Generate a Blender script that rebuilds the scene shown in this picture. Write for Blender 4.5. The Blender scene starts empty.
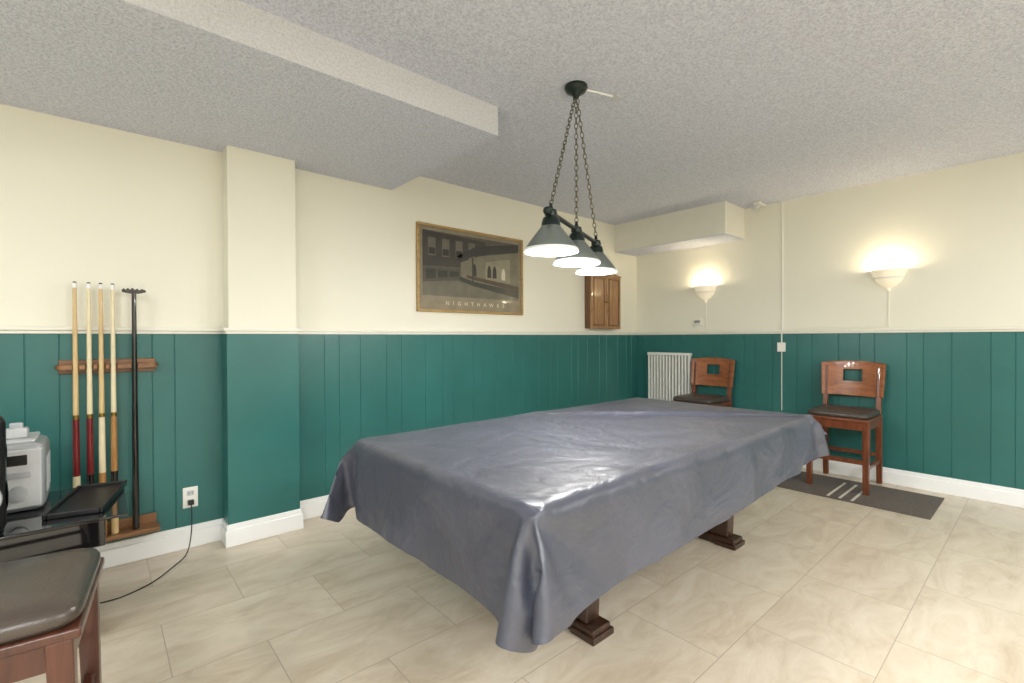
import bpy, bmesh, math, random, time
from mathutils import Vector, Matrix, noise
random.seed(7)
scene=bpy.context.scene
col=bpy.context.collection
# ------------------------------------------------------------------ materials
def s2l(c):
    return tuple(((x/255)/12.92 if x/255<=0.04045 else ((x/255+0.055)/1.055)**2.4) for x in c)
def new_mat(name):
    m=bpy.data.materials.new(name); m.use_nodes=True
    nt=m.node_tree; b=nt.nodes["Principled BSDF"]
    return m,nt,b
def N(nt,t,**kw):
    n=nt.nodes.new(t)
    for k,v in kw.items(): setattr(n,k,v)
    return n
def simple(name,rgb,rough=0.5,metal=0.0,var=0.06,scale=12,bump=0.0,bscale=80,coat=0.0,emis=None,estr=0,stretch=None,trans=0.0,bdist=0.002):
    m,nt,b=new_mat(name)
    tc=N(nt,'ShaderNodeTexCoord'); mp=N(nt,'ShaderNodeMapping')
    nt.links.new(tc.outputs['Object'],mp.inputs['Vector'])
    if stretch: mp.inputs['Scale'].default_value=stretch
    no=N(nt,'ShaderNodeTexNoise'); no.inputs['Scale'].default_value=scale; no.inputs['Detail'].default_value=3
    nt.links.new(mp.outputs[0],no.inputs['Vector'])
    cr=N(nt,'ShaderNodeValToRGB')
    l=s2l(rgb)
    cr.color_ramp.elements[0].position=.3; cr.color_ramp.elements[1].position=.7
    cr.color_ramp.elements[0].color=tuple(max(0,x*(1-var)) for x in l)+(1,)
    cr.color_ramp.elements[1].color=tuple(min(1,x*(1+var)) for x in l)+(1,)
    nt.links.new(no.outputs['Fac'],cr.inputs['Fac']); nt.links.new(cr.outputs['Color'],b.inputs['Base Color'])
    b.inputs['Roughness'].default_value=rough; b.inputs['Metallic'].default_value=metal
    b.inputs['Coat Weight'].default_value=coat; b.inputs['Transmission Weight'].default_value=trans
    if emis: b.inputs['Emission Color'].default_value=s2l(emis)+(1,); b.inputs['Emission Strength'].default_value=estr
    if bump>0:
        n2=N(nt,'ShaderNodeTexNoise'); n2.inputs['Scale'].default_value=bscale; n2.inputs['Detail'].default_value=3
        nt.links.new(tc.outputs['Object'],n2.inputs['Vector'])
        bp=N(nt,'ShaderNodeBump'); bp.inputs['Strength'].default_value=bump; bp.inputs['Distance'].default_value=bdist
        nt.links.new(n2.outputs['Fac'],bp.inputs['Height']); nt.links.new(bp.outputs[0],b.inputs['Normal'])
    return m
def wood(name,c1,c2,rough=0.35,axis='Z',scale=9,coat=0.3):
    m,nt,b=new_mat(name)
    tc=N(nt,'ShaderNodeTexCoord'); mp=N(nt,'ShaderNodeMapping')
    sc={'X':(.12,1,1),'Y':(1,.12,1),'Z':(1,1,.12)}[axis]
    mp.inputs['Scale'].default_value=tuple(x*scale for x in sc)
    nt.links.new(tc.outputs['Object'],mp.inputs['Vector'])
    no=N(nt,'ShaderNodeTexNoise'); no.inputs['Scale'].default_value=4; no.inputs['Detail'].default_value=7; no.inputs['Distortion'].default_value=1.2
    nt.links.new(mp.outputs[0],no.inputs['Vector'])
    cr=N(nt,'ShaderNodeValToRGB'); cr.color_ramp.elements[0].position=.32; cr.color_ramp.elements[1].position=.68
    cr.color_ramp.elements[0].color=s2l(c1)+(1,); cr.color_ramp.elements[1].color=s2l(c2)+(1,)
    nt.links.new(no.outputs['Fac'],cr.inputs['Fac']); nt.links.new(cr.outputs['Color'],b.inputs['Base Color'])
    b.inputs['Roughness'].default_value=rough; b.inputs['Coat Weight'].default_value=coat
    bp=N(nt,'ShaderNodeBump'); bp.inputs['Strength'].default_value=.1; bp.inputs['Distance'].default_value=.002
    nt.links.new(no.outputs['Fac'],bp.inputs['Height']); nt.links.new(bp.outputs[0],b.inputs['Normal'])
    return m
M_paint=simple('cream_paint',(237,234,218),.6,var=.012,scale=2,bump=.12,bscale=160)
M_teal=simple('teal_wainscot_paint',(44,105,101),.34,var=.08,scale=3,bump=.1,bscale=120)
M_trim=simple('white_trim_paint',(244,245,244),.35,var=.01)
M_ivory=simple('ivory_trim_paint',(236,233,220),.4,var=.015)
def popcorn(name,lo,hi):
    m,nt,b=new_mat(name)
    tc=N(nt,'ShaderNodeTexCoord')
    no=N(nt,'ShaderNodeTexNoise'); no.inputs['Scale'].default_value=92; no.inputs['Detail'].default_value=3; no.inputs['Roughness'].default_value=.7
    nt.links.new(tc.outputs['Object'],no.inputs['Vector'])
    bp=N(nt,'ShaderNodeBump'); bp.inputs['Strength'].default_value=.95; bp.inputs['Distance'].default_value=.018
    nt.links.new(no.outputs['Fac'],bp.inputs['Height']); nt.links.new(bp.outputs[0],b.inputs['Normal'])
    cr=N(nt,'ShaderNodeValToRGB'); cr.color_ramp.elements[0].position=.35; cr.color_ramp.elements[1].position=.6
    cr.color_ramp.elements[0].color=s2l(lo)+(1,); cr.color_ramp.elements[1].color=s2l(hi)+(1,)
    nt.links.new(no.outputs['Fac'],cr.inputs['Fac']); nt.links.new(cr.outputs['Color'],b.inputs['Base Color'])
    b.inputs['Roughness'].default_value=.9
    return m
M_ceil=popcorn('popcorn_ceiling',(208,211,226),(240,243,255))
M_bulk=popcorn('popcorn_bulkhead_side',(228,229,232),(244,245,248))
def tile():
    m,nt,b=new_mat('beige_marble_tile')
    tc=N(nt,'ShaderNodeTexCoord'); mp=N(nt,'ShaderNodeMapping'); mp.inputs['Location'].default_value=(-.28,0,0)
    nt.links.new(tc.outputs['Object'],mp.inputs['Vector'])
    br=N(nt,'ShaderNodeTexBrick'); br.offset=.5; br.inputs['Scale'].default_value=1
    br.inputs['Brick Width'].default_value=.61; br.inputs['Row Height'].default_value=.405
    br.inputs['Mortar Size'].default_value=.0018; br.inputs['Mortar Smooth'].default_value=.2
    br.inputs['Color1'].default_value=(0,0,0,1); br.inputs['Color2'].default_value=(1,1,1,1); br.inputs['Mortar'].default_value=(.5,.5,.5,1)
    nt.links.new(mp.outputs[0],br.inputs['Vector'])
    sc=N(nt,'ShaderNodeVectorMath',operation='SCALE'); sc.inputs['Scale'].default_value=7
    nt.links.new(br.outputs['Color'],sc.inputs[0])
    rt=N(nt,'ShaderNodeMapping'); rt.inputs['Rotation'].default_value=(0,0,.6); rt.inputs['Scale'].default_value=(1,2.2,1)
    nt.links.new(mp.outputs[0],rt.inputs['Vector'])
    ad=N(nt,'ShaderNodeVectorMath',operation='ADD'); nt.links.new(rt.outputs[0],ad.inputs[0]); nt.links.new(sc.outputs[0],ad.inputs[1])
    no=N(nt,'ShaderNodeTexNoise'); no.inputs['Scale'].default_value=3.0; no.inputs['Detail'].default_value=10; no.inputs['Distortion'].default_value=.9; no.inputs['Roughness'].default_value=.68
    nt.links.new(ad.outputs[0],no.inputs['Vector'])
    cr=N(nt,'ShaderNodeValToRGB'); e=cr.color_ramp.elements
    e[0].position=.32; e[0].color=s2l((198,181,156))+(1,); e[1].position=.68; e[1].color=s2l((227,215,195))+(1,)
    k=cr.color_ramp.elements.new(.5); k.color=s2l((215,201,179))+(1,)
    nt.links.new(no.outputs['Fac'],cr.inputs['Fac'])
    mx=N(nt,'ShaderNodeMix',data_type='RGBA'); nt.links.new(br.outputs['Fac'],mx.inputs['Factor'])
    nt.links.new(cr.outputs['Color'],mx.inputs['A']); mx.inputs['B'].default_value=s2l((178,163,143))+(1,)
    nt.links.new(mx.outputs['Result'],b.inputs['Base Color'])
    b.inputs['Roughness'].default_value=.3
    bp=N(nt,'ShaderNodeBump',invert=True); bp.inputs['Strength'].default_value=.3; bp.inputs['Distance'].default_value=.001
    nt.links.new(br.outputs['Fac'],bp.inputs['Height']); nt.links.new(bp.outputs[0],b.inputs['Normal'])
    return m
M_tile=tile()
M_darkwood=wood('espresso_wood',(42,26,17),(72,45,30),.35,'Z')
M_stoolwood=wood('cherry_wood',(86,42,22),(126,68,38),.32,'Z')
M_stoolwoodY=wood('cherry_wood_back',(122,66,32),(168,102,58),.3,'Y')
M_stooldark=wood('walnut_wood',(58,30,20),(92,50,34),.32,'Z')
M_leather=simple('brown_leather',(66,58,52),.34,var=.12,scale=8,bump=.35,bscale=160)
M_leather2=simple('dark_leather',(70,61,54),.3,var=.12,scale=8,bump=.35,bscale=160)
M_oak=wood('oak_cabinet',(132,94,56),(172,130,86),.4,'Z',12)
M_oakdark=wood('oak_dark',(88,58,34),(120,82,50),.45,'Z',12)
M_goldframe=wood('gilt_frame',(150,118,66),(186,152,92),.35,'X',12)
M_black=simple('black_plastic',(20,20,22),.35)
M_blackgloss=simple('black_gloss_glass',(14,15,17),.06,coat=.6)
M_blackmetal=simple('black_metal',(24,26,26),.35,metal=.6)
M_silver=simple('silver_plastic',(186,190,194),.3,metal=.35)
M_silver2=simple('light_grey_plastic',(200,202,202),.4)
M_white=simple('white_enamel',(240,240,238),.3,var=.01)
M_radiator=simple('radiator_enamel',(230,230,224),.35,var=.02)
M_whiteplastic=simple('white_plastic',(238,236,228),.4,var=.01)
M_mat=simple('grey_doormat',(104,96,88),.9,var=.18,scale=60,bump=.8,bscale=300,bdist=.004)
M_matstripe=simple('mat_stripe',(215,208,194),.9,var=.1,scale=50,bump=.5,bscale=250)
M_rod=simple('hook_brass',(150,120,60),.3,metal=.9)
M_shade=simple('brushed_pewter_shade',(142,150,144),.32,metal=.8,var=.1,scale=5)
M_dkgreen=simple('dark_green_enamel',(24,38,34),.28,metal=.3)
M_chain=simple('antique_bronze_chain',(110,104,86),.35,metal=.85)
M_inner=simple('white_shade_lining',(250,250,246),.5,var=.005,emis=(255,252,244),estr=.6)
M_bulb=simple('lit_bulb',(255,255,250),.4,emis=(255,250,238),estr=18)
M_sconce=simple('frosted_sconce_glass',(236,228,208),.35,var=.01,emis=(255,236,200),estr=.36)
M_cuelight=wood('maple_shaft',(196,164,112),(220,192,142),.25,'Z',14)
M_cuecream=simple('cream_lacquer',(226,212,176),.25)
M_cuered=simple('maroon_lacquer',(110,24,28),.2,coat=.5)
M_cueblack=simple('black_lacquer',(24,20,20),.2,coat=.5)
M_cuebrown=wood('cue_tan',(150,104,56),(184,138,82),.25,'Z',14)
M_cable=simple('black_cable',(30,34,32),.5)
# ------------------------------------------------------------------ mesh helpers
def empty(name,loc=(0,0,0),rz=0):
    e=bpy.data.objects.new(name,None); e.empty_display_size=.1; e.location=loc; e.rotation_euler=(0,0,rz); col.objects.link(e); return e
def finish(bm,name,mat,parent=None,smooth=False,loc=(0,0,0),rot=(0,0,0)):
    bmesh.ops.recalc_face_normals(bm,faces=bm.faces)
    me=bpy.data.meshes.new(name); bm.to_mesh(me); bm.free()
    if mat: me.materials.append(mat)
    if smooth:
        for p in me.polygons: p.use_smooth=True
    o=bpy.data.objects.new(name,me); col.objects.link(o); o.location=loc; o.rotation_euler=rot
    if parent: o.parent=parent
    return o
def bevel(o,w,seg=2):
    m=o.modifiers.new('bevel','BEVEL'); m.width=w; m.segments=seg; m.limit_method='ANGLE'; m.angle_limit=math.radians(40)
    for p in o.data.polygons: p.use_smooth=True
    m.harden_normals=False
    wn=o.modifiers.new('wn','WEIGHTED_NORMAL'); wn.keep_sharp=True
    return o
def bbox(bm,lo,hi):
    vs=[bm.verts.new((x,y,z)) for x in (lo[0],hi[0]) for y in (lo[1],hi[1]) for z in (lo[2],hi[2])]
    for f in ((0,1,3,2),(4,6,7,5),(0,4,5,1),(2,3,7,6),(0,2,6,4),(1,5,7,3)): bm.faces.new([vs[i] for i in f])
    return vs
def box(name,lo,hi,mat,parent=None,bev=0,rot=(0,0,0)):
    c=Vector([(a+b)/2 for a,b in zip(lo,hi)])
    bm=bmesh.new(); bbox(bm,Vector(lo)-c,Vector(hi)-c)
    o=finish(bm,name,mat,parent,loc=c,rot=rot)
    if bev: bevel(o,bev)
    return o
def boxes(name,lst,mat,parent=None,bev=0):
    bm=bmesh.new()
    for lo,hi in lst: bbox(bm,lo,hi)
    o=finish(bm,name,mat,parent)
    if bev: bevel(o,bev)
    return o
def prism(name,pts,vec,mat,parent=None,bev=0):
    bm=bmesh.new(); f=bm.faces.new([bm.verts.new(p) for p in pts])
    r=bmesh.ops.extrude_face_region(bm,geom=[f]); bmesh.ops.translate(bm,vec=vec,verts=[v for v in r['geom'] if isinstance(v,bmesh.types.BMVert)])
    o=finish(bm,name,mat,parent)
    if bev: bevel(o,bev)
    return o
def tapered(name,p1,p2,s1,s2,mat,parent=None,bev=.004):
    bm=bmesh.new(); v=[]
    for p,s in ((p1,s1),(p2,s2)):
        for a,b in ((-1,-1),(1,-1),(1,1),(-1,1)): v.append(bm.verts.new((p[0]+a*s[0]/2,p[1]+b*s[1]/2,p[2])))
    bm.faces.new(v[:4]); bm.faces.new(v[4:])
    for i in range(4): bm.faces.new((v[i],v[(i+1)%4],v[4+(i+1)%4],v[4+i]))
    o=finish(bm,name,mat,parent)
    if bev: bevel(o,bev)
    return o
def lathe(name,prof,mat,parent=None,loc=(0,0,0),rot=(0,0,0),seg=40,a0=0,a1=2*math.pi,thick=0):
    bm=bmesh.new(); full=abs(a1-a0-2*math.pi)<1e-6; n=seg if full else seg+1
    rings=[]
    for r,z in prof:
        if r<1e-6: rings.append([bm.verts.new((0,0,z))])
        else: rings.append([bm.verts.new((r*math.cos(a0+(a1-a0)*i/seg),r*math.sin(a0+(a1-a0)*i/seg),z)) for i in range(n)])
    for A,B in zip(rings,rings[1:]):
        for i in range(seg):
            j=(i+1)%n
            if len(A)==1 and len(B)==1: continue
            if len(A)==1: bm.faces.new((A[0],B[j],B[i]))
            elif len(B)==1: bm.faces.new((A[i],A[j],B[0]))
            else: bm.faces.new((A[i],A[j],B[j],B[i]))
    o=finish(bm,name,mat,parent,True,loc,rot)
    if thick:
        s=o.modifiers.new('solid','SOLIDIFY'); s.thickness=thick; s.offset=0
    e=o.modifiers.new('es','EDGE_SPLIT'); e.split_angle=math.radians(50)
    return o
def rod(name,p1,p2,r1,r2,mat,parent=None,seg=20):
    p1=Vector(p1);p2=Vector(p2); d=p2-p1; L=d.length
    o=lathe(name,[(0,0),(r1,0),(r2,L),(0,L)],mat,parent,loc=p1,seg=seg)
    o.rotation_mode='QUATERNION'; o.rotation_quaternion=d.to_track_quat('Z','Y')
    return o
def tube(name,pts,r,mat,parent=None,cyc=False):
    cu=bpy.data.curves.new(name,'CURVE'); cu.dimensions='3D'; cu.bevel_depth=r; cu.bevel_resolution=3
    sp=cu.splines.new('NURBS'); sp.points.add(len(pts)-1)
    for i,p in enumerate(pts): sp.points[i].co=(*p,1)
    sp.use_endpoint_u=True; sp.order_u=3; sp.use_cyclic_u=cyc
    cu.materials.append(mat)
    o=bpy.data.objects.new(name,cu); col.objects.link(o)
    if parent: o.parent=parent
    return o
# ------------------------------------------------------------------ room shell
H=2.44; BZ=2.284; BX=-3.136; BY=-1.24
W0,S0=-8.2,-6.2
o=box('floor',(W0-.1,S0-.1,-.1),(.1,.1,0),M_tile)
o.data.transform(Matrix.Translation(o.location)); o.location=(0,0,0)
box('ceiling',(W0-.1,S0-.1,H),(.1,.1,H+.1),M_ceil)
o=box('ceiling_bulkhead_west',(W0,BY,BZ),(BX,0,H),M_bulk)
o.data.materials.append(M_ceil)
for p in o.data.polygons:
    if abs(p.normal.z)>.5: p.material_index=1
box('wall_north',(W0-.1,0,0),(.1,.1,H),M_paint)
box('wall_east',(0,S0-.1,0),(.1,0,H),M_paint)
box('wall_south',(W0-.1,S0-.1,0),(.1,S0,H),M_paint)
box('wall_west',(W0-.1,S0,0),(W0,0,H),M_paint)
CX1,CX2,CF=-4.2275,-3.861,-.143
box('wall_north_column',(CX1,CF,0),(CX2,.0,BZ),M_paint)
SX,SZ=-.42,2.142
box('ceiling_bulkhead_east',(SX,BY,SZ),(0,0,H),M_ivory)
box('ceiling_bulkhead_east_soffit',(SX+.004,BY+.004,SZ-.006),(0,0,SZ),M_ceil)
R0=1.215
def wainscot(name,a,bnd,plane,axis):
    t=.012;x=a;ws=[.205,.10,.15,.20,.12,.205,.16,.10]; i=0
    pts=[(a,0),(a,t)]
    while True:
        x+=ws[i%len(ws)]; i+=1
        if x>bnd-.04: break
        pts+= [(x-.003,t),(x-.0008,t-.003),(x+.0008,t-.003),(x+.003,t)]
    pts+=[(bnd,t),(bnd,0)]
    if axis=='x': P=[(u,plane-v,.02) for u,v in pts]
    elif axis=='y': P=[(plane-v,u,.02) for u,v in pts]
    else: P=[(plane+v,u,.02) for u,v in pts]
    prism(name,P,(0,0,R0-.02),M_teal)
wainscot('wall_north_wainscot_left',W0+.013,CX1-.012,0,'x')
wainscot('wall_north_wainscot',CX2+.012,-.012,0,'x')
box('wall_column_wainscot',(CX1-.012,CF-.012,.02),(CX2+.012,-.0,R0),M_teal,bev=.003)
wainscot('wall_east_wainscot',S0,0,0,'y')
wainscot('wall_west_wainscot',S0,0,W0,'w')
def rail(n,x0,x1,plane):
    boxes(n,[((x0,plane-.030,R0+.012),(x1,plane,R0+.030)),((x0,plane-.020,R0-.004),(x1,plane,R0+.012))],M_ivory,bev=.003)
rail('trim_1',W0,CX1-.0,0); rail('trim_2',CX2,0,0)
boxes('trim_3',[((CX1-.03,CF-.03,R0+.012),(CX2+.03,0,R0+.030)),((CX1-.02,CF-.02,R0-.004),(CX2+.02,0,R0+.012))],M_ivory,bev=.003)
boxes('trim_4',[((-.030,S0,R0+.012),(0,0,R0+.030)),((-.020,S0,R0-.004),(0,0,R0+.012))],M_ivory,bev=.003)
BH=.125
def bb(n,lst): boxes(n,lst,M_trim,bev=.005)
bb('baseboard_north_left',[((W0,-.028,0),(CX1,0,BH-.03)),((W0,-.020,0),(CX1,0,BH))])
bb('baseboard_column',[((CX1-.028,CF-.028,0),(CX2+.028,0,BH-.03)),((CX1-.02,CF-.02,0),(CX2+.02,0,BH))])
bb('baseboard_north',[((CX2,-.028,0),(0,0,BH-.03)),((CX2,-.020,0),(0,0,BH))])
bb('baseboard_east',[((-.028,S0,0),(0,0,BH-.03)),((-.020,S0,0),(0,0,BH))])
bb('baseboard_south',[((W0,S0,0),(0,S0+.02,BH))])
# ------------------------------------------------------------------ pool table
TX,TY,TZ=-2.714,-1.667,.70; TL,TW=2.33,1.24
pt=empty('pool_table',(TX,TY,0))
hx,hy=TL/2,TW/2
box('bed',(-hx+.06,-hy+.06,TZ-.12),(hx-.06,hy-.06,TZ-.03),M_darkwood,pt)
boxes('rails',[((-hx,-hy,TZ-.16),(hx,-hy+.13,TZ-.012)),((-hx,hy-.13,TZ-.16),(hx,hy,TZ-.012)),((-hx,-hy+.13,TZ-.16),(-hx+.13,hy-.13,TZ-.012)),((hx-.13,-hy+.13,TZ-.16),(hx,hy-.13,TZ-.012))],M_darkwood,pt,bev=.02)
boxes('aprons',[((-hx+.08,-hy+.08,TZ-.26),(hx-.08,-hy+.11,TZ-.16)),((-hx+.08,hy-.11,TZ-.26),(hx-.08,hy-.08,TZ-.16)),((-hx+.08,-hy+.11,TZ-.26),(-hx+.11,hy-.11,TZ-.16)),((hx-.11,-hy+.11,TZ-.26),(hx-.08,hy-.11,TZ-.16))],M_darkwood,pt,bev=.004)
for i,xx in enumerate((-.595,.625)):
    n='pedestal_%d_'%(i+1)
    boxes(n+'foot',[((xx-.055,-.41,0.0),(xx+.055,.41,.05))],M_darkwood,pt,bev=.008)
    boxes(n+'foot_pads',[((xx-.065,-.42,0.0),(xx+.065,-.30,.028)),((xx-.065,.30,0.0),(xx+.065,.42,.028))],M_darkwood,pt,bev=.006)
    for j,yy in enumerate((-.30,.30)):
        tapered(n+'post_%d'%(j+1),(xx,yy,.05),(xx,yy*.98,TZ-.12),(.08,.13),(.11,.17),M_darkwood,pt,.008)
    boxes(n+'top_beam',[((xx-.07,-.45,TZ-.2),(xx+.07,.45,TZ-.12))],M_darkwood,pt,bev=.005)
    boxes(n+'panel',[((xx-.02,-.25,.16),(xx+.02,.25,TZ-.18))],M_darkwood,pt)
def drape():
    bm=bmesh.new()
    bbox(bm,(TX-hx,TY-hy,TZ-.22),(TX+hx,TY+hy,TZ-.006))
    bmesh.ops.bevel(bm,geom=[e for e in bm.edges],offset=.016,segments=3,affect='EDGES')
    colo=finish(bm,'tmp_col',None)
    colo.modifiers.new('c','COLLISION'); colo.collision.thickness_outer=.006; colo.collision.cloth_friction=40
    ov=.33; X0,X1=TX-hx-ov,TX+hx+ov-.08; Y0,Y1=TY-hy-ov+.01,TY+hy+ov
    st=.026; nx=int((X1-X0)/st); ny=int((Y1-Y0)/st)
    bm=bmesh.new(); g=[]
    for j in range(ny+1):
        row=[]
        for i in range(nx+1):
            x=X0+(X1-X0)*i/nx; y=Y0+(Y1-Y0)*j/ny
            z=TZ+.030+.030*noise.noise(Vector((x*2.0+y*1.2,y*2.6,3)))+.009*noise.noise(Vector((x*6+y*3,y*5,1)))
            row.append(bm.verts.new((x,y,z)))
        g.append(row)
    for j in range(ny):
        for i in range(nx): bm.faces.new((g[j][i],g[j][i+1],g[j+1][i+1],g[j+1][i]))
    for sx,sy in ((1,1),(1,-1),(-1,1),(-1,-1)):
        cx_=X1 if sx>0 else X0; cy_=Y1 if sy>0 else Y0
        c=.15
        bmesh.ops.bisect_plane(bm,geom=bm.verts[:]+bm.edges[:]+bm.faces[:],dist=1e-4,plane_co=(cx_-sx*c,cy_,0),plane_no=(sx,sy,0),clear_outer=True)
    # hem line of the near long side: the cover lies askew, shorter toward the far end
    A=Vector((X0+.30,Y0,0)); B=Vector((X1,Y0+.13,0)); d=(B-A).normalized(); nrm=Vector((d.y,-d.x,0))
    bmesh.ops.bisect_plane(bm,geom=bm.verts[:]+bm.edges[:]+bm.faces[:],dist=1e-4,plane_co=A,plane_no=nrm)
    bmesh.ops.remove_doubles(bm,verts=bm.verts,dist=.006)
    cl=finish(bm,'tmp_cloth',None)
    rest=[v.co.copy() for v in cl.data.vertices]
    m=cl.modifiers.new('cloth','CLOTH'); s=m.settings
    s.quality=8; s.mass=.35; s.tension_stiffness=30; s.compression_stiffness=30; s.shear_stiffness=20; s.bending_stiffness=3.0; s.air_damping=1.5
    s.tension_damping=8;s.compression_damping=8;s.bending_damping=1.0
    s.shrink_min=-.004
    m.collision_settings.distance_min=.006; m.collision_settings.collision_quality=3; m.collision_settings.friction=40
    m.point_cache.frame_start=1; m.point_cache.frame_end=90
    scene.frame_start=1; scene.frame_end=90
    for f in range(1,71): scene.frame_set(f)
    dg=bpy.context.evaluated_depsgraph_get()
    ev=cl.evaluated_get(dg); me=bpy.data.meshes.new_from_object(ev)
    me.name='pool_table_cover'
    bpy.data.objects.remove(cl); bpy.data.objects.remove(colo)
    scene.frame_set(1)
    bm=bmesh.new(); bm.from_mesh(me); bm.verts.ensure_lookup_table()
    kill=[v for i,v in enumerate(bm.verts) if (rest[i]-A).dot(nrm)-0*rest[i].z>.0065]
    # distance measured in plan only
    kill=[v for i,v in enumerate(bm.verts) if (Vector((rest[i].x,rest[i].y,0))-A).dot(nrm)>.0065]
    bmesh.ops.delete(bm,geom=kill,context='VERTS'); bm.to_mesh(me); bm.free()
    return me
me=drape()
def vinyl():
    m,nt,b=new_mat('grey_vinyl_cover')
    tc=N(nt,'ShaderNodeTexCoord')
    n1=N(nt,'ShaderNodeTexNoise'); n1.inputs['Scale'].default_value=3.0; n1.inputs['Detail'].default_value=4; n1.inputs['Distortion'].default_value=.8
    n2=N(nt,'ShaderNodeTexNoise')
    n2.inputs['Scale'].default_value=9; n2.inputs['Detail'].default_value=3; n2.inputs['Distortion'].default_value=1.0
    n3=N(nt,'ShaderNodeTexNoise'); n3.inputs['Scale'].default_value=260
    for n in (n1,n2,n3): nt.links.new(tc.outputs['Object'],n.inputs['Vector'])
    cr=N(nt,'ShaderNodeValToRGB'); cr.color_ramp.elements[0].position=.35; cr.color_ramp.elements[1].position=.65
    cr.color_ramp.elements[0].color=s2l((70,73,86))+(1,); cr.color_ramp.elements[1].color=s2l((81,84,98))+(1,)
    nt.links.new(n1.outputs['Fac'],cr.inputs['Fac']); nt.links.new(cr.outputs['Color'],b.inputs['Base Color'])
    b.inputs['Roughness'].default_value=.38; b.inputs['Specular IOR Level'].default_value=.85
    b1=N(nt,'ShaderNodeBump'); b1.inputs['Strength'].default_value=.75; b1.inputs['Distance'].default_value=.04
    b2=N(nt,'ShaderNodeBump'); b2.inputs['Strength'].default_value=.5; b2.inputs['Distance'].default_value=.010
    b3=N(nt,'ShaderNodeBump'); b3.inputs['Strength'].default_value=.2; b3.inputs['Distance'].default_value=.001
    nt.links.new(n1.outputs['Fac'],b1.inputs['Height']); nt.links.new(n2.outputs['Fac'],b2.inputs['Height']); nt.links.new(n3.outputs['Fac'],b3.inputs['Height'])
    nt.links.new(b1.outputs[0],b2.inputs['Normal']); nt.links.new(b2.outputs[0],b3.inputs['Normal']); nt.links.new(b3.outputs[0],b.inputs['Normal'])
    return m
me.materials.clear(); me.materials.append(vinyl())
for p in me.polygons: p.use_smooth=True
me.transform(Matrix.Translation((-TX,-TY,0)))
cov=bpy.data.objects.new('vinyl_cover',me); col.objects.link(cov); cov.parent=pt
sd=cov.modifiers.new('s','SUBSURF'); sd.levels=1; sd.render_levels=1
# ------------------------------------------------------------------ stools
def stool(loc,rz,name='counter_stool',wd=M_stoolwood,wb=M_stoolwoodY,le=M_leather):
    e=empty(name,loc,rz)
    hw=.185; xf=-.20; xb=.19
    SH=.555
    for i,y in enumerate((-hw,hw)):
        tapered('front_leg_%d'%(i+1),(xf,y,0),(xf+.012,y,SH-.02),(.036,.036),(.046,.046),wd,e)
        tapered('back_leg_%d'%(i+1),(xb+.03,y,0),(xb,y,SH-.02),(.036,.036),(.046,.042),wd,e)
        tapered('back_post_%d'%(i+1),(xb,y*.99,SH-.02),(xb+.045,y*.99,.93),(.044,.036),(.026,.030),wd,e)
        box('side_apron_%d'%(i+1),(xf,y-.011,SH-.085),(xb,y+.011,SH-.02),wd,e,.003)
        box('side_stretcher_%d'%(i+1),(xf,y-.010,.17),(xb+.02,y+.010,.20),wd,e,.003)
    box('front_apron',(xf-.008,-hw,SH-.085),(xf+.014,hw,SH-.02),wd,e,.003)
    box('back_apron',(xb-.011,-hw,SH-.085),(xb+.011,hw,SH-.02),wd,e,.003)
    box('front_stretcher',(xf-.005,-hw,.215),(xf+.018,hw,.25),wd,e,.003)
    box('back_stretcher',(xb+.005,-hw,.215),(xb+.027,hw,.245),wd,e,.003)
    box('seat_frame',(xf-.024,-hw-.024,SH-.024),(xb+.02,hw+.024,SH),wd,e,.006)
    bm=bmesh.new(); rings=[]
    L=(xb-xf)/2+.018; Wd=hw+.018; cx=(xf+xb)/2-.004
    def sq(r,a):
        k=.22
        c,s=math.cos(a),math.sin(a)
        return (math.copysign(abs(c)**k,c)*r*L, math.copysign(abs(s)**k,s)*r*Wd)
    prof=[(.97,0),(1.0,.012),(1.0,.026),(.97,.038),(.9,.046),(.7,.053),(.4,.058),(.15,.060)]
    A=64
    for r,z in prof:
        rings.append([bm.verts.new((cx+sq(r,2*math.pi*i/A)[0],sq(r,2*math.pi*i/A)[1],SH+z)) for i in range(A)])
    for P,Q in zip(rings,rings[1:]):
        for i in range(A): bm.faces.new((P[i],P[(i+1)%A],Q[(i+1)%A],Q[i]))
    bm.faces.new(rings[-1]); bm.faces.new(rings[0][::-1])
    finish(bm,'seat_cushion',le,e,True)
    bm=bmesh.new(); NY=26; NZ=12; zb,zt=.685,.955; V={}
    for j in range(NZ+1):
        for i in range(NY+1):
            yy=-1+2*i/NY; z=zb+(zt-zb)*j/NZ
            arch=.018*(1-yy*yy)*(j/NZ)
            V[i,j]=bm.verts.new((xb+.022+.035*(j/NZ)+.038*(1-yy*yy)-.02,yy*.222*(1-.05*(1-j/NZ)),z+arch))
    for j in range(NZ):
        for i in range(NY):
            if 9<=i<=16 and 5<=j<=8: continue
            bm.faces.new((V[i,j],V[i+1,j],V[i+1,j+1],V[i,j+1]))
    o=finish(bm,'back_panel',wb,e,True)
    s=o.modifiers.new('solid','SOLIDIFY'); s.thickness=.022; s.offset=0
    bv=o.modifiers.new('b','BEVEL'); bv.width=.003; bv.segments=2; bv.limit_method='ANGLE'
    o.modifiers.new('wn','WEIGHTED_NORMAL')
    return e
stool((-.31,-2.14,.0075),0)
stool((-.31,-.955,0),0)
stool((-5.02,-1.615,0),math.pi-.10,wd=M_stooldark,wb=M_stooldark,le=M_leather2)
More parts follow.
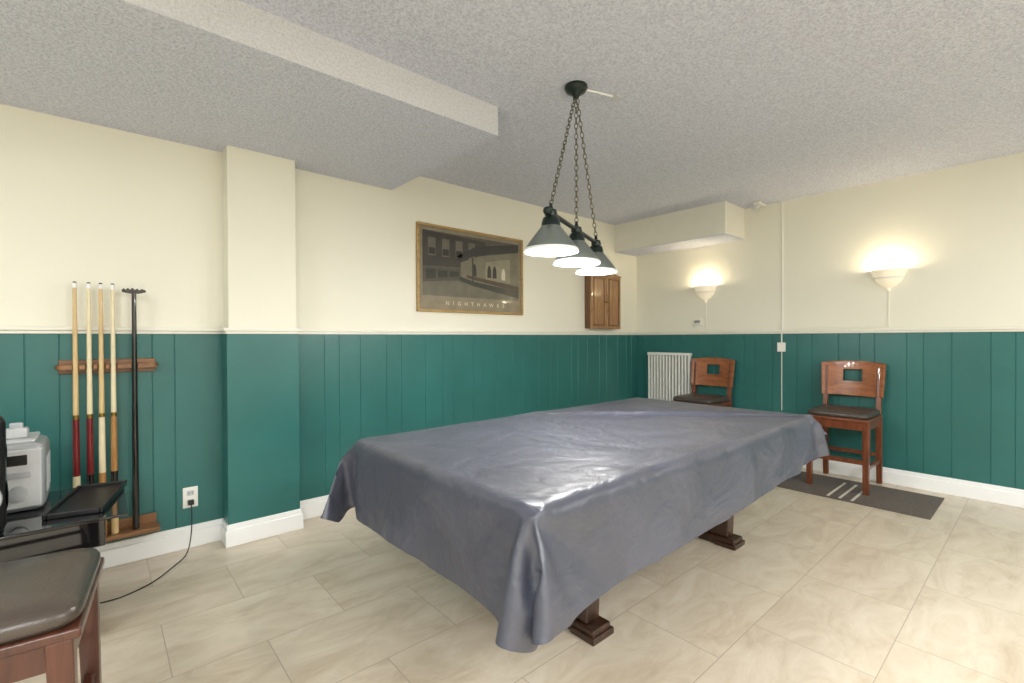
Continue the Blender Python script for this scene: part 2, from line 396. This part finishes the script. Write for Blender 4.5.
# ------------------------------------------------------------------ mat
e=empty('door_mat',(-.47,-2.21,0))
box('mat_base',(-.30,-.51,0),(.30,.51,.007),M_mat,e,.002)
boxes('stripes',[((-.27,-.09+k*.075,.0065),(.19,-.072+k*.075,.0075)) for k in (0,1,2)],M_matstripe,e)
# ------------------------------------------------------------------ pendant billiard lamp
pc=Vector((-2.975,-1.66,0)); ang=math.radians(23.3)
pl=empty('billiard_pendant_lamp',(pc.x,pc.y,0),ang)
lathe('canopy',[(0,H),(.056,H),(.058,H-.012),(.046,H-.03),(.022,H-.042),(.012,H-.06),(0,H-.062)],M_dkgreen,pl)
ZB=1.722
SPC=.36
def chain(name,a,b):
    a=Vector(a);b=Vector(b); d=b-a; L=d.length; n=int(L/.026); bm=bmesh.new()
    q=d.to_track_quat('Z','Y')
    for k in range(n):
        c=a+d*((k+.5)/n); tw=Matrix.Rotation((k%2)*math.pi/2,3,'Z')
        MA=14; MB=6; ring=[]
        for i in range(MA):
            th=2*math.pi*i/MA; cx,cz=.0085*math.cos(th),.0165*math.sin(th)
            nrm=Vector((math.cos(th),0,math.sin(th)))
            r=[]
            for j in range(MB):
                ph=2*math.pi*j/MB
                p=Vector((cx,0,cz))+nrm*(.0021*math.cos(ph))+Vector((0,.0021*math.sin(ph),0))
                r.append(bm.verts.new(c+q@(tw@p)))
            ring.append(r)
        for i in range(MA):
            for j in range(MB): bm.faces.new((ring[i][j],ring[(i+1)%MA][j],ring[(i+1)%MA][(j+1)%MB],ring[i][(j+1)%MB]))
    return finish(bm,name,M_chain,pl,True)
rod('bar',(-SPC-.03,0,ZB),(SPC+.03,0,ZB),.011,.011,M_dkgreen,pl)
for sx in (-1,1):
    lathe('finial_%d'%(1 if sx<0 else 2),[(0,-.02),(.016,-.012),(.02,0),(.016,.012),(0,.02)],M_dkgreen,pl,loc=(sx*(SPC+.04),0,ZB))
for i,xx in enumerate((-SPC,0,SPC)):
    k=str(i+1)
    chain('chain_'+k,(xx*.04,0,H-.055),(xx,0,ZB+.035))
    lathe('hanger_'+k,[(0,ZB+.045),(.006,ZB+.04),(.010,ZB+.018),(.024,ZB+.012),(.028,ZB-.005),(.024,ZB-.02),(0,ZB-.02)],M_dkgreen,pl,loc=(xx,0,0))
    lathe('socket_'+k,[(0,ZB-.01),(.018,ZB-.012),(.034,ZB-.022),(.040,ZB-.040),(.042,ZB-.058),(.036,ZB-.064)],M_dkgreen,pl,loc=(xx,0,0))
    lathe('shade_'+k,[(.036,ZB-.052),(.044,ZB-.062),(.064,ZB-.088),(.095,ZB-.128),(.114,ZB-.155),(.117,ZB-.166)],M_shade,pl,loc=(xx,0,0),seg=56)
    lathe('shade_lining_'+k,[(.030,ZB-.056),(.040,ZB-.066),(.060,ZB-.092),(.091,ZB-.132),(.112,ZB-.158),(.1155,ZB-.1665)],M_inner,pl,loc=(xx,0,0),seg=56)
    lathe('shade_rim_'+k,[(.1145,ZB-.170),(.1185,ZB-.170),(.1195,ZB-.162),(.1175,ZB-.158)],M_white,pl,loc=(xx,0,0),seg=56)
    lathe('bulb_'+k,[(0,ZB-.06),(.014,ZB-.066),(.016,ZB-.085),(.027,ZB-.108),(.030,ZB-.125),(.024,ZB-.145),(.010,ZB-.155),(0,ZB-.156)],M_bulb,pl,loc=(xx,0,0),seg=24)
    ld=bpy.data.lights.new('pendant_bulb_light','POINT'); ld.energy=18; ld.color=(1,.98,.95); ld.shadow_soft_size=.05
    lo=bpy.data.objects.new('bulb_light_'+k,ld); lo.location=(xx,0,ZB-.175); lo.parent=pl; col.objects.link(lo)
e=empty('ceiling_cable_raceway',(0,0,0))
rod('conduit',(-2.93,-1.68,H-.008),(-2.75,-1.735,H-.008),.006,.006,M_white,e)
box('cap',(-2.772,-1.757,H-.014),(-2.728,-1.713,H),M_silver2,e,.003)
# ------------------------------------------------------------------ sconces
for i,yy in enumerate((-.845,-2.365)):
    e=empty('wall_sconce',(0,yy,1.575))
    prof=[(.0,0),(.022,.002),(.05,.018),(.080,.05),(.098,.085),(.106,.115),(.116,.130),(.118,.138),(.112,.140)]
    lathe('glass_bowl',prof,M_sconce,e,seg=36,a0=math.pi/2,a1=3*math.pi/2,thick=.004)
    lathe('finial',[(0,-.035),(.008,-.03),(.014,-.018),(.010,-.006),(.022,.004),(0,.006)],M_sconce,e,seg=20,a0=math.pi/2,a1=3*math.pi/2,loc=(-.004,0,0))
    lathe('band',[(.089,.068),(.094,.072),(.0975,.079),(.095,.082)],M_white,e,seg=36,a0=math.pi/2,a1=3*math.pi/2,thick=.002)
    box('backplate',(-.008,-.05,.02),(0,.05,.13),M_white,e,.003)
    lathe('bulb',[(0,.04),(.012,.045),(.022,.07),(.024,.085),(.018,.10),(0,.11)],M_bulb,e,loc=(-.055,0,0),seg=20)
    ld=bpy.data.lights.new('sconce_light','POINT'); ld.energy=3.8; ld.color=(1,.85,.60); ld.shadow_soft_size=.03
    lo=bpy.data.objects.new('bulb_light',ld); lo.location=(-.065,0,.140); lo.parent=e; col.objects.link(lo)
# ------------------------------------------------------------------ cord, thermostat, raceways on east wall
e=empty('wall_cable_cover',(0,-1.58,0))
box('conduit_upper',(-.010,-.005,1.25),(0,.005,H),M_whiteplastic,e,.002)
box('junction_plate',(-.034,-.034,1.045),(-.013,.034,1.13),M_whiteplastic,e,.004)
box('conduit_mid',(-.020,-.005,1.13),(-.013,.005,1.215),M_ivory,e)
box('conduit_lower',(-.018,-.003,.5),(-.013,.003,1.05),M_ivory,e)
e=empty('sconce_raceway',(0,0,0))
box('run_vertical_1',(-.006,-.849,1.262),(0,-.841,1.55),M_paint,e)
box('run_horizontal',(-.008,-2.37,1.262),(0,-.849,1.270),M_paint,e)
box('run_vertical_2',(-.006,-2.369,1.27),(0,-2.361,1.55),M_paint,e)
e=empty('wall_thermostat',(0,-.76,1.34))
box('plate',(-.022,-.045,-.035),(0,.045,.035),M_whiteplastic,e,.005)
box('display',(-.024,-.030,-.01),(-.021,.030,.02),simple('lcd_grey',(150,154,146),.2),e)
box('grille',(-.024,-.03,-.026),(-.021,.03,-.018),M_silver2,e)
e=empty('ceiling_track_light',(-.02,-1.42,H))  # small track light on the ceiling, modelled unlit
box('base',(-.17,-.03,-.022),(.0,.03,0),M_whiteplastic,e,.006)
rod('head',(-.10,0,-.02),(-.14,.03,-.06),.02,.026,M_silver2,e)
# ------------------------------------------------------------------ framed poster (city diner at night)
pw,ph=1.10,.69
e=empty('framed_poster',(-2.39,0,1.735))
fw=.020; d=-.028
boxes('frame',[((-pw/2,d,-ph/2),(pw/2,0,-ph/2+fw)),((-pw/2,d,ph/2-fw),(pw/2,0,ph/2)),((-pw/2,d,-ph/2+fw),(-pw/2+fw,0,ph/2-fw)),((pw/2-fw,d,-ph/2+fw),(pw/2,0,ph/2-fw))],M_goldframe,e,.004)
P=lambda n,c: simple(n,c,.3,var=.14,scale=12,coat=.4)
box('mat_board',(-pw/2+fw,-.014,-ph/2+fw),(pw/2-fw,-.004,ph/2-fw),P('poster_paper',(132,121,100)),e)
def flat(name,pts,mat,y):
    bm=bmesh.new(); bm.faces.new([bm.verts.new((x,y,z)) for x,z in pts]); o=finish(bm,name,mat,e); return o
L,Rr,B,Tt=-pw/2+.05,pw/2-.05,-ph/2+.13,ph/2-.05
def rp(a,b): return (L+(Rr-L)*a,B+(Tt-B)*b)
def poly(n,pp,c,y): flat(n,[rp(a,b) for a,b in pp],P(n+'_ink',c),y)
y=-.0145
poly('print_ground',[(0,0),(1,0),(1,1),(0,1)],(82,78,69),y)
poly('print_building',[(0,.45),(.62,.5),(.62,.95),(0,1)],(58,54,48),y-.0003)
for k in range(4): poly('print_window_%d'%k,[(.05+k*.13,.62),(.12+k*.13,.62),(.12+k*.13,.9),(.05+k*.13,.9)],(98,93,80),y-.0005)
for k in range(3): poly('print_blind_%d'%k,[(.055+k*.13,.64),(.115+k*.13,.64),(.115+k*.13,.74),(.055+k*.13,.74)],(44,41,36),y-.0006)
poly('print_storefront',[(0,.2),(.36,.3),(.36,.46),(0,.42)],(74,70,60),y-.0005)
for k in range(3): poly('print_shop_window_%d'%k,[(.03+k*.11,.25+k*.03),(.12+k*.11,.275+k*.03),(.12+k*.11,.41),(.03+k*.11,.40)],(46,46,41),y-.0006)
poly('print_diner_roof',[(.33,.58),(.55,.72),(1,.86),(1,1),(.52,.86),(.33,.66)],(46,46,42),y-.0006)
poly('print_diner_window',[(.36,.28),(.48,.24),(1,.2),(1,.86),(.55,.7),(.36,.56)],(112,107,90),y-.0007)
poly('print_diner_wall',[(.62,.3),(.9,.3),(.9,.72),(.62,.62)],(134,128,107),y-.0008)
poly('print_mullion',[(.475,.24),(.49,.24),(.49,.66),(.475,.65)],(52,55,47),y-.0013)
poly('print_counter',[(.42,.32),(1,.16),(1,.25),(.42,.37)],(74,61,51),y-.0009)
poly('print_diner_base',[(.34,.28),(.48,.2),(1,.04),(1,.16),(.5,.27),(.36,.33)],(52,54,48),y-.001)
for k,(a,b) in enumerate(((.5,.36),(.66,.36),(.72,.36),(.82,.34))):
    poly('print_figure_%d'%k,[(a-.022,b),(a+.022,b),(a+.02,b+.14),(a+.008,b+.2),(a-.008,b+.2),(a-.02,b+.14)],(40,38,38) if k<3 else (196,190,172),y-.0012)
poly('print_street',[(0,0),(1,0),(1,.04),(.48,.2),(.34,.26),(0,.2)],(102,98,84),y-.0004)
cu=bpy.data.curves.new('poster_title','FONT'); cu.body='NIGHTHAWKS'; cu.space_character=2.5; cu.size=.046; cu.align_x='CENTER'; cu.extrude=.0003
cu.materials.append(P('title_ink',(214,204,176)))
t=bpy.data.objects.new('poster_title',cu); col.objects.link(t); t.parent=e; t.location=(.02,-.0150,-ph/2+.06); t.rotation_euler=(math.pi/2,0,0)
# ------------------------------------------------------------------ dartboard cabinet
e=empty('dartboard_cabinet',(-.70,-.012,1.56))
cw,ch,cd=.245,.28,.085
boxes('case',[((-cw,-cd+.02,-ch),(cw,0.012,ch))],M_oakdark,e,.004)
for i,(a,b) in enumerate(((-cw-.006,-.002),(.002,cw+.006))):
    box('door_%d'%(i+1),(a,-cd,-ch-.004),(b,-cd+.02,ch+.004),M_oak,e,.004)
    boxes('door_%d_moulding'%(i+1),[((a+.035,-cd-.006,-ch+.03),(a+.045,-cd,ch-.03)),((b-.045,-cd-.006,-ch+.03),(b-.035,-cd,ch-.03)),((a+.035,-cd-.006,-ch+.03),(b-.035,-cd,-ch+.04)),((a+.035,-cd-.006,ch-.04),(b-.035,-cd,ch-.03))],M_oakdark,e,.002)
    lathe('knob_%d'%(i+1),[(0,0),(.007,0),(.006,.01),(.011,.018),(.008,.026),(0,.028)],M_rod,e,loc=(-.022 if i==0 else .022,-cd,0),rot=(math.pi/2,0,0),seg=20)
vs=[]
for k in range(17):
    a=k/16; x=-cw-.012+(2*cw+.024)*a; vs.append((x,-cd-.008,ch+.006+.035*math.sin(math.pi*a)))
prism('pediment',vs+[(cw+.012,-cd-.008,ch),(-cw-.012,-cd-.008,ch)],(0,cd+.02,0),M_oak,e)
# ------------------------------------------------------------------ radiator
e=empty('radiator',(-.013,-.462,0))
lst=[]
for k in range(14):
    yy=-.24+k*.48/13
    lst.append(((-.085,yy-.009,.30),(-.035,yy+.009,1.0)))
boxes('fins',lst,M_radiator,e,.004)
boxes('headers',[((-.09,-.255,.985),(-.03,.255,1.015)),((-.09,-.255,.28),(-.03,.255,.33)),((-.035,-.25,.6),(-.025,.25,.64))],M_radiator,e,.006)
rod('pipe_1',(-.06,-.23,0),(-.06,-.23,.3),.012,.012,M_radiator,e); rod('pipe_2',(-.06,.23,0),(-.06,.23,.3),.012,.012,M_radiator,e)
boxes('brackets',[((-.035,-.2,.9),(0,-.17,.93)),((-.035,.17,.9),(0,.2,.93))],M_radiator,e)
# ------------------------------------------------------------------ cue rack & cues
e=empty('cue_rack',(-4.745,0,0))
def scallop(name,z,x0,x1,yf,th,mat,holes):
    pts=[]; n=60
    for k in range(n+1):
        x=x0+(x1-x0)*k/n
        dy=0
        for hxx in holes:
            q=abs(x-hxx)
            if q<.013: dy=max(dy,math.sqrt(.013**2-q*q)*1.9)
        ex=min(x-x0,x1-x); rd=.03
        if ex<rd: dy=max(dy,(rd-math.sqrt(max(0,rd*rd-(rd-ex)**2)))*.9)
        pts.append((x,yf+dy,z))
    return prism(name,pts+[(x1,-.012,z),(x0,-.012,z)],(0,0,th),mat,e)
cues=[-4.872,-4.821,-4.776,-4.730]; bx=-4.645
M_rack=wood('rack_oak',(112,72,40),(150,104,62),.4,'X',12)
scallop('upper_rack',1.035,-.20,.20,-.088,.022,M_rack,[x+4.745 for x in cues+[bx]])
box('upper_back',(-.19,-.026,1.01),(.19,-.013,1.08),M_rack,e,.004)
box('lower_shelf',(-.20,-.12,.165),(.20,-.028,.19),M_rack,e,.006)
box('lower_back',(-.19,-.028,.14),(.19,-.013,.24),M_rack,e,.004)
for k,(x,cols) in enumerate(zip(cues,[(M_cuelight,M_cuered,M_cuecream),(M_cuecream,M_cuered,M_cuered),(M_cuelight,M_cuecream,M_cuebrown),(M_cuecream,M_cuebrown,M_cuelight)])):
    c=empty('billiard_cue',(x,-.080,.191)); h=1.275
    lathe('shaft',[(0,.62),(.0115,.62),(.0080,h-.03),(0,h-.03)],cols[0],c,seg=16)
    lathe('ferrule',[(0,h-.03),(.0081,h-.03),(.0080,h-.006),(0,h-.006)],M_white,c,seg=16)
    lathe('tip',[(0,h-.006),(.0078,h-.006),(.006,h),(0,h+.001)],M_cable,c,seg=16)
    lathe('joint',[(0,.60),(.0122,.60),(.0120,.62),(0,.62)],M_rod,c,seg=16)
    lathe('forearm',[(0,.32),(.0142,.32),(.0122,.60),(0,.60)],cols[1],c,seg=16)
    lathe('wrap',[(0,.10),(.0156,.10),(.0144,.32),(0,.32)],M_cueblack if k%2 else cols[2],c,seg=16)
    lathe('butt_sleeve',[(0,.0),(.0155,.0),(.0162,.01),(.0158,.10),(0,.10)],cols[2],c,seg=16)
c=empty('bridge_stick',(bx,-.080,.191)); h=1.235
lathe('shaft',[(0,0),(.014,0),(.015,.02),(.010,h),(0,h)],M_cueblack,c,seg=16)
out=[(-.048,.0),(-.05,.012),(-.04,.02),(-.034,.012),(-.024,.022),(-.016,.013),(-.006,.024),(.004,.014),(.014,.022),(.022,.012),(.032,.02),(.048,.014),(.05,.004),(.02,-.006),(-.02,-.006)]
prism('bridge_head',[(x,-.004,z+h) for x,z in out],(0,.008,0),M_cueblack,c)
# ------------------------------------------------------------------ outlet & cord
e=empty('wall_outlet',(-4.40,-.013,.285))
box('plate',(-.036,-.006,-.058),(.036,0,.058),M_whiteplastic,e,.003)
boxes('sockets',[((-.017,-.009,.010),(.017,-.005,.040)),((-.017,-.009,-.040),(.017,-.005,-.010))],M_silver2,e,.004)
boxes('slots',[((-.009,-.0095,.020),(-.006,-.0088,.032)),((.006,-.0095,.020),(.009,-.0088,.032))],M_black,e)
box('plug',(-.014,-.034,-.038),(.014,-.009,-.012),M_black,e,.004)
tube('power_cord',[(-4.40,-.045,.26),(-4.40,-.07,.20),(-4.405,-.09,.10),(-4.43,-.14,.006),(-4.50,-.24,.006),(-4.58,-.36,.006),(-4.66,-.42,.006),(-4.76,-.46,.006),(-4.95,-.40,.006)],.003,M_cable)
# ------------------------------------------------------------------ media stand with stereo
e=empty('glass_media_stand',(-5.10,-.56,0))
def slab(n,z,x0,x1,y0,y1,th=.012):
    return box(n,(x0,y0,z-th),(x1,y1,z),M_blackgloss,e,.004)
slab('top_glass',.50,-.42,.40,-.285,.285); slab('lower_glass',.14,-.34,.24,-.20,.26)
box('cabinet_drawer',(-.38,-.27,.385),(.33,.27,.488),M_blackgloss,e,.006)
for i,(a,bb_) in enumerate(((-.34,-.20),(.25,-.20),(-.34,.23),(.25,.23))):
    rod('leg_%d'%(i+1),(a,bb_,0),(a,bb_,.39),.018,.018,M_blackmetal,e)
e=empty('stereo_system',(-5.07,-.44,.50))
box('body',(-.13,-.13,0.0),(.12,.13,.27),M_silver,e,.03)
box('front_panel',(-.12,-.142,.02),(.11,-.128,.25),M_silver2,e,.012)
box('display',(-.08,-.146,.19),(.07,-.140,.23),M_black,e,.003)
box('cd_drawer',(-.09,-.146,.14),(.08,-.140,.165),M_silver,e,.002)
lathe('volume_knob',[(0,0),(.03,0),(.028,.014),(0,.016)],M_silver,e,loc=(.045,-.142,.08),rot=(math.pi/2,0,0))
boxes('buttons',[((-.09+k*.035,-.146,.05),(-.065+k*.035,-.140,.062)) for k in range(3)],M_black,e,.002)
boxes('side_vents',[((.119,-.07+k*.03,.06),(.122,-.06+k*.03,.2)) for k in range(6)],M_silver2,e)
box('top_lid',(-.10,-.10,.268),(.09,.12,.282),M_silver2,e,.006)
e=empty('remote_control_caddy',(-5.04,-.46,.782))
box('caddy_body',(-.035,-.03,0),(.035,.03,.04),M_silver2,e,.008)
box('remote',(-.02,-.008,.02),(.02,.010,.062),M_silver,e,.005)
e=empty('bookshelf_speaker',(-5.13,-.76,.50),.25)
box('cabinet',(-.085,-.08,0),(.085,.08,.42),M_black,e,.03)
for i,(z,r) in enumerate(((.13,.062),(.28,.048),(.37,.022))):
    lathe('driver_ring_%d'%(i+1),[(r,0),(r+.008,.004),(r+.004,.01),(r-.004,.006)],M_silver,e,loc=(0,-.08,z),rot=(math.pi/2,0,0))
    lathe('driver_cone_%d'%(i+1),[(r,.004),(r*.4,-.006),(r*.35,.004),(0,.008)],M_blackmetal,e,loc=(0,-.08,z),rot=(math.pi/2,0,0))
    lathe('side_ring_%d'%(i+1),[(0,0),(r,0),(r+.004,.004),(0,.008)],M_black,e,loc=(.083,0,z),rot=(0,math.pi/2,0))
e=empty('black_tray',(-4.82,-.555,.50),-.22)
box('tray_base',(-.085,-.20,0),(.085,.20,.010),M_black,e,.006)
boxes('tray_rim',[((-.09,-.205,.0),(-.078,.205,.022)),((.078,-.205,.0),(.09,.205,.022)),((-.078,-.205,.0),(.078,-.193,.022)),((-.078,.193,.0),(.078,.205,.022))],M_black,e,.004)
# ------------------------------------------------------------------ added fill lights at ceiling level, out of view
def fill_light(x,y,power,size=.9):
    e=empty('added_fill_light',(x,y,H))
    box('fill_housing',(-size/2-.02,-size/2-.02,-.03),(size/2+.02,size/2+.02,0),M_white,e,.005)  # box only dresses the added fill light as a fixture
    ld=bpy.data.lights.new('panel','AREA'); ld.energy=power; ld.size=size; ld.color=(.97,.985,1); ld.shape='SQUARE'
    lo=bpy.data.objects.new('fill_panel_light',ld); lo.location=(0,0,-.04); lo.parent=e; col.objects.link(lo)
fill_light(-5.9,-4.6,108); fill_light(-3.4,-5.0,82); fill_light(-6.7,-2.2,62); fill_light(-1.3,-4.8,36)
w=bpy.data.worlds.new('room_world'); scene.world=w; w.use_nodes=True
w.node_tree.nodes['Background'].inputs[0].default_value=(.9,.93,1,1); w.node_tree.nodes['Background'].inputs[1].default_value=.3
# ------------------------------------------------------------------ camera
cam=bpy.data.cameras.new('camera'); co=bpy.data.objects.new('camera',cam); col.objects.link(co)
cam.lens=472.7/1024*36; cam.sensor_width=36; cam.clip_start=.02
yaw,pit,rol=-.7181,-.0071,-.0041
co.matrix_world=Matrix.Translation((-4.784,-3.235,1.18))@Matrix.Rotation(yaw,4,'Z')@Matrix.Rotation(math.pi/2+pit,4,'X')@Matrix.Rotation(rol,4,'Z')
scene.camera=co
scene.view_settings.view_transform='Standard'; scene.view_settings.look='None'; scene.view_settings.exposure=0
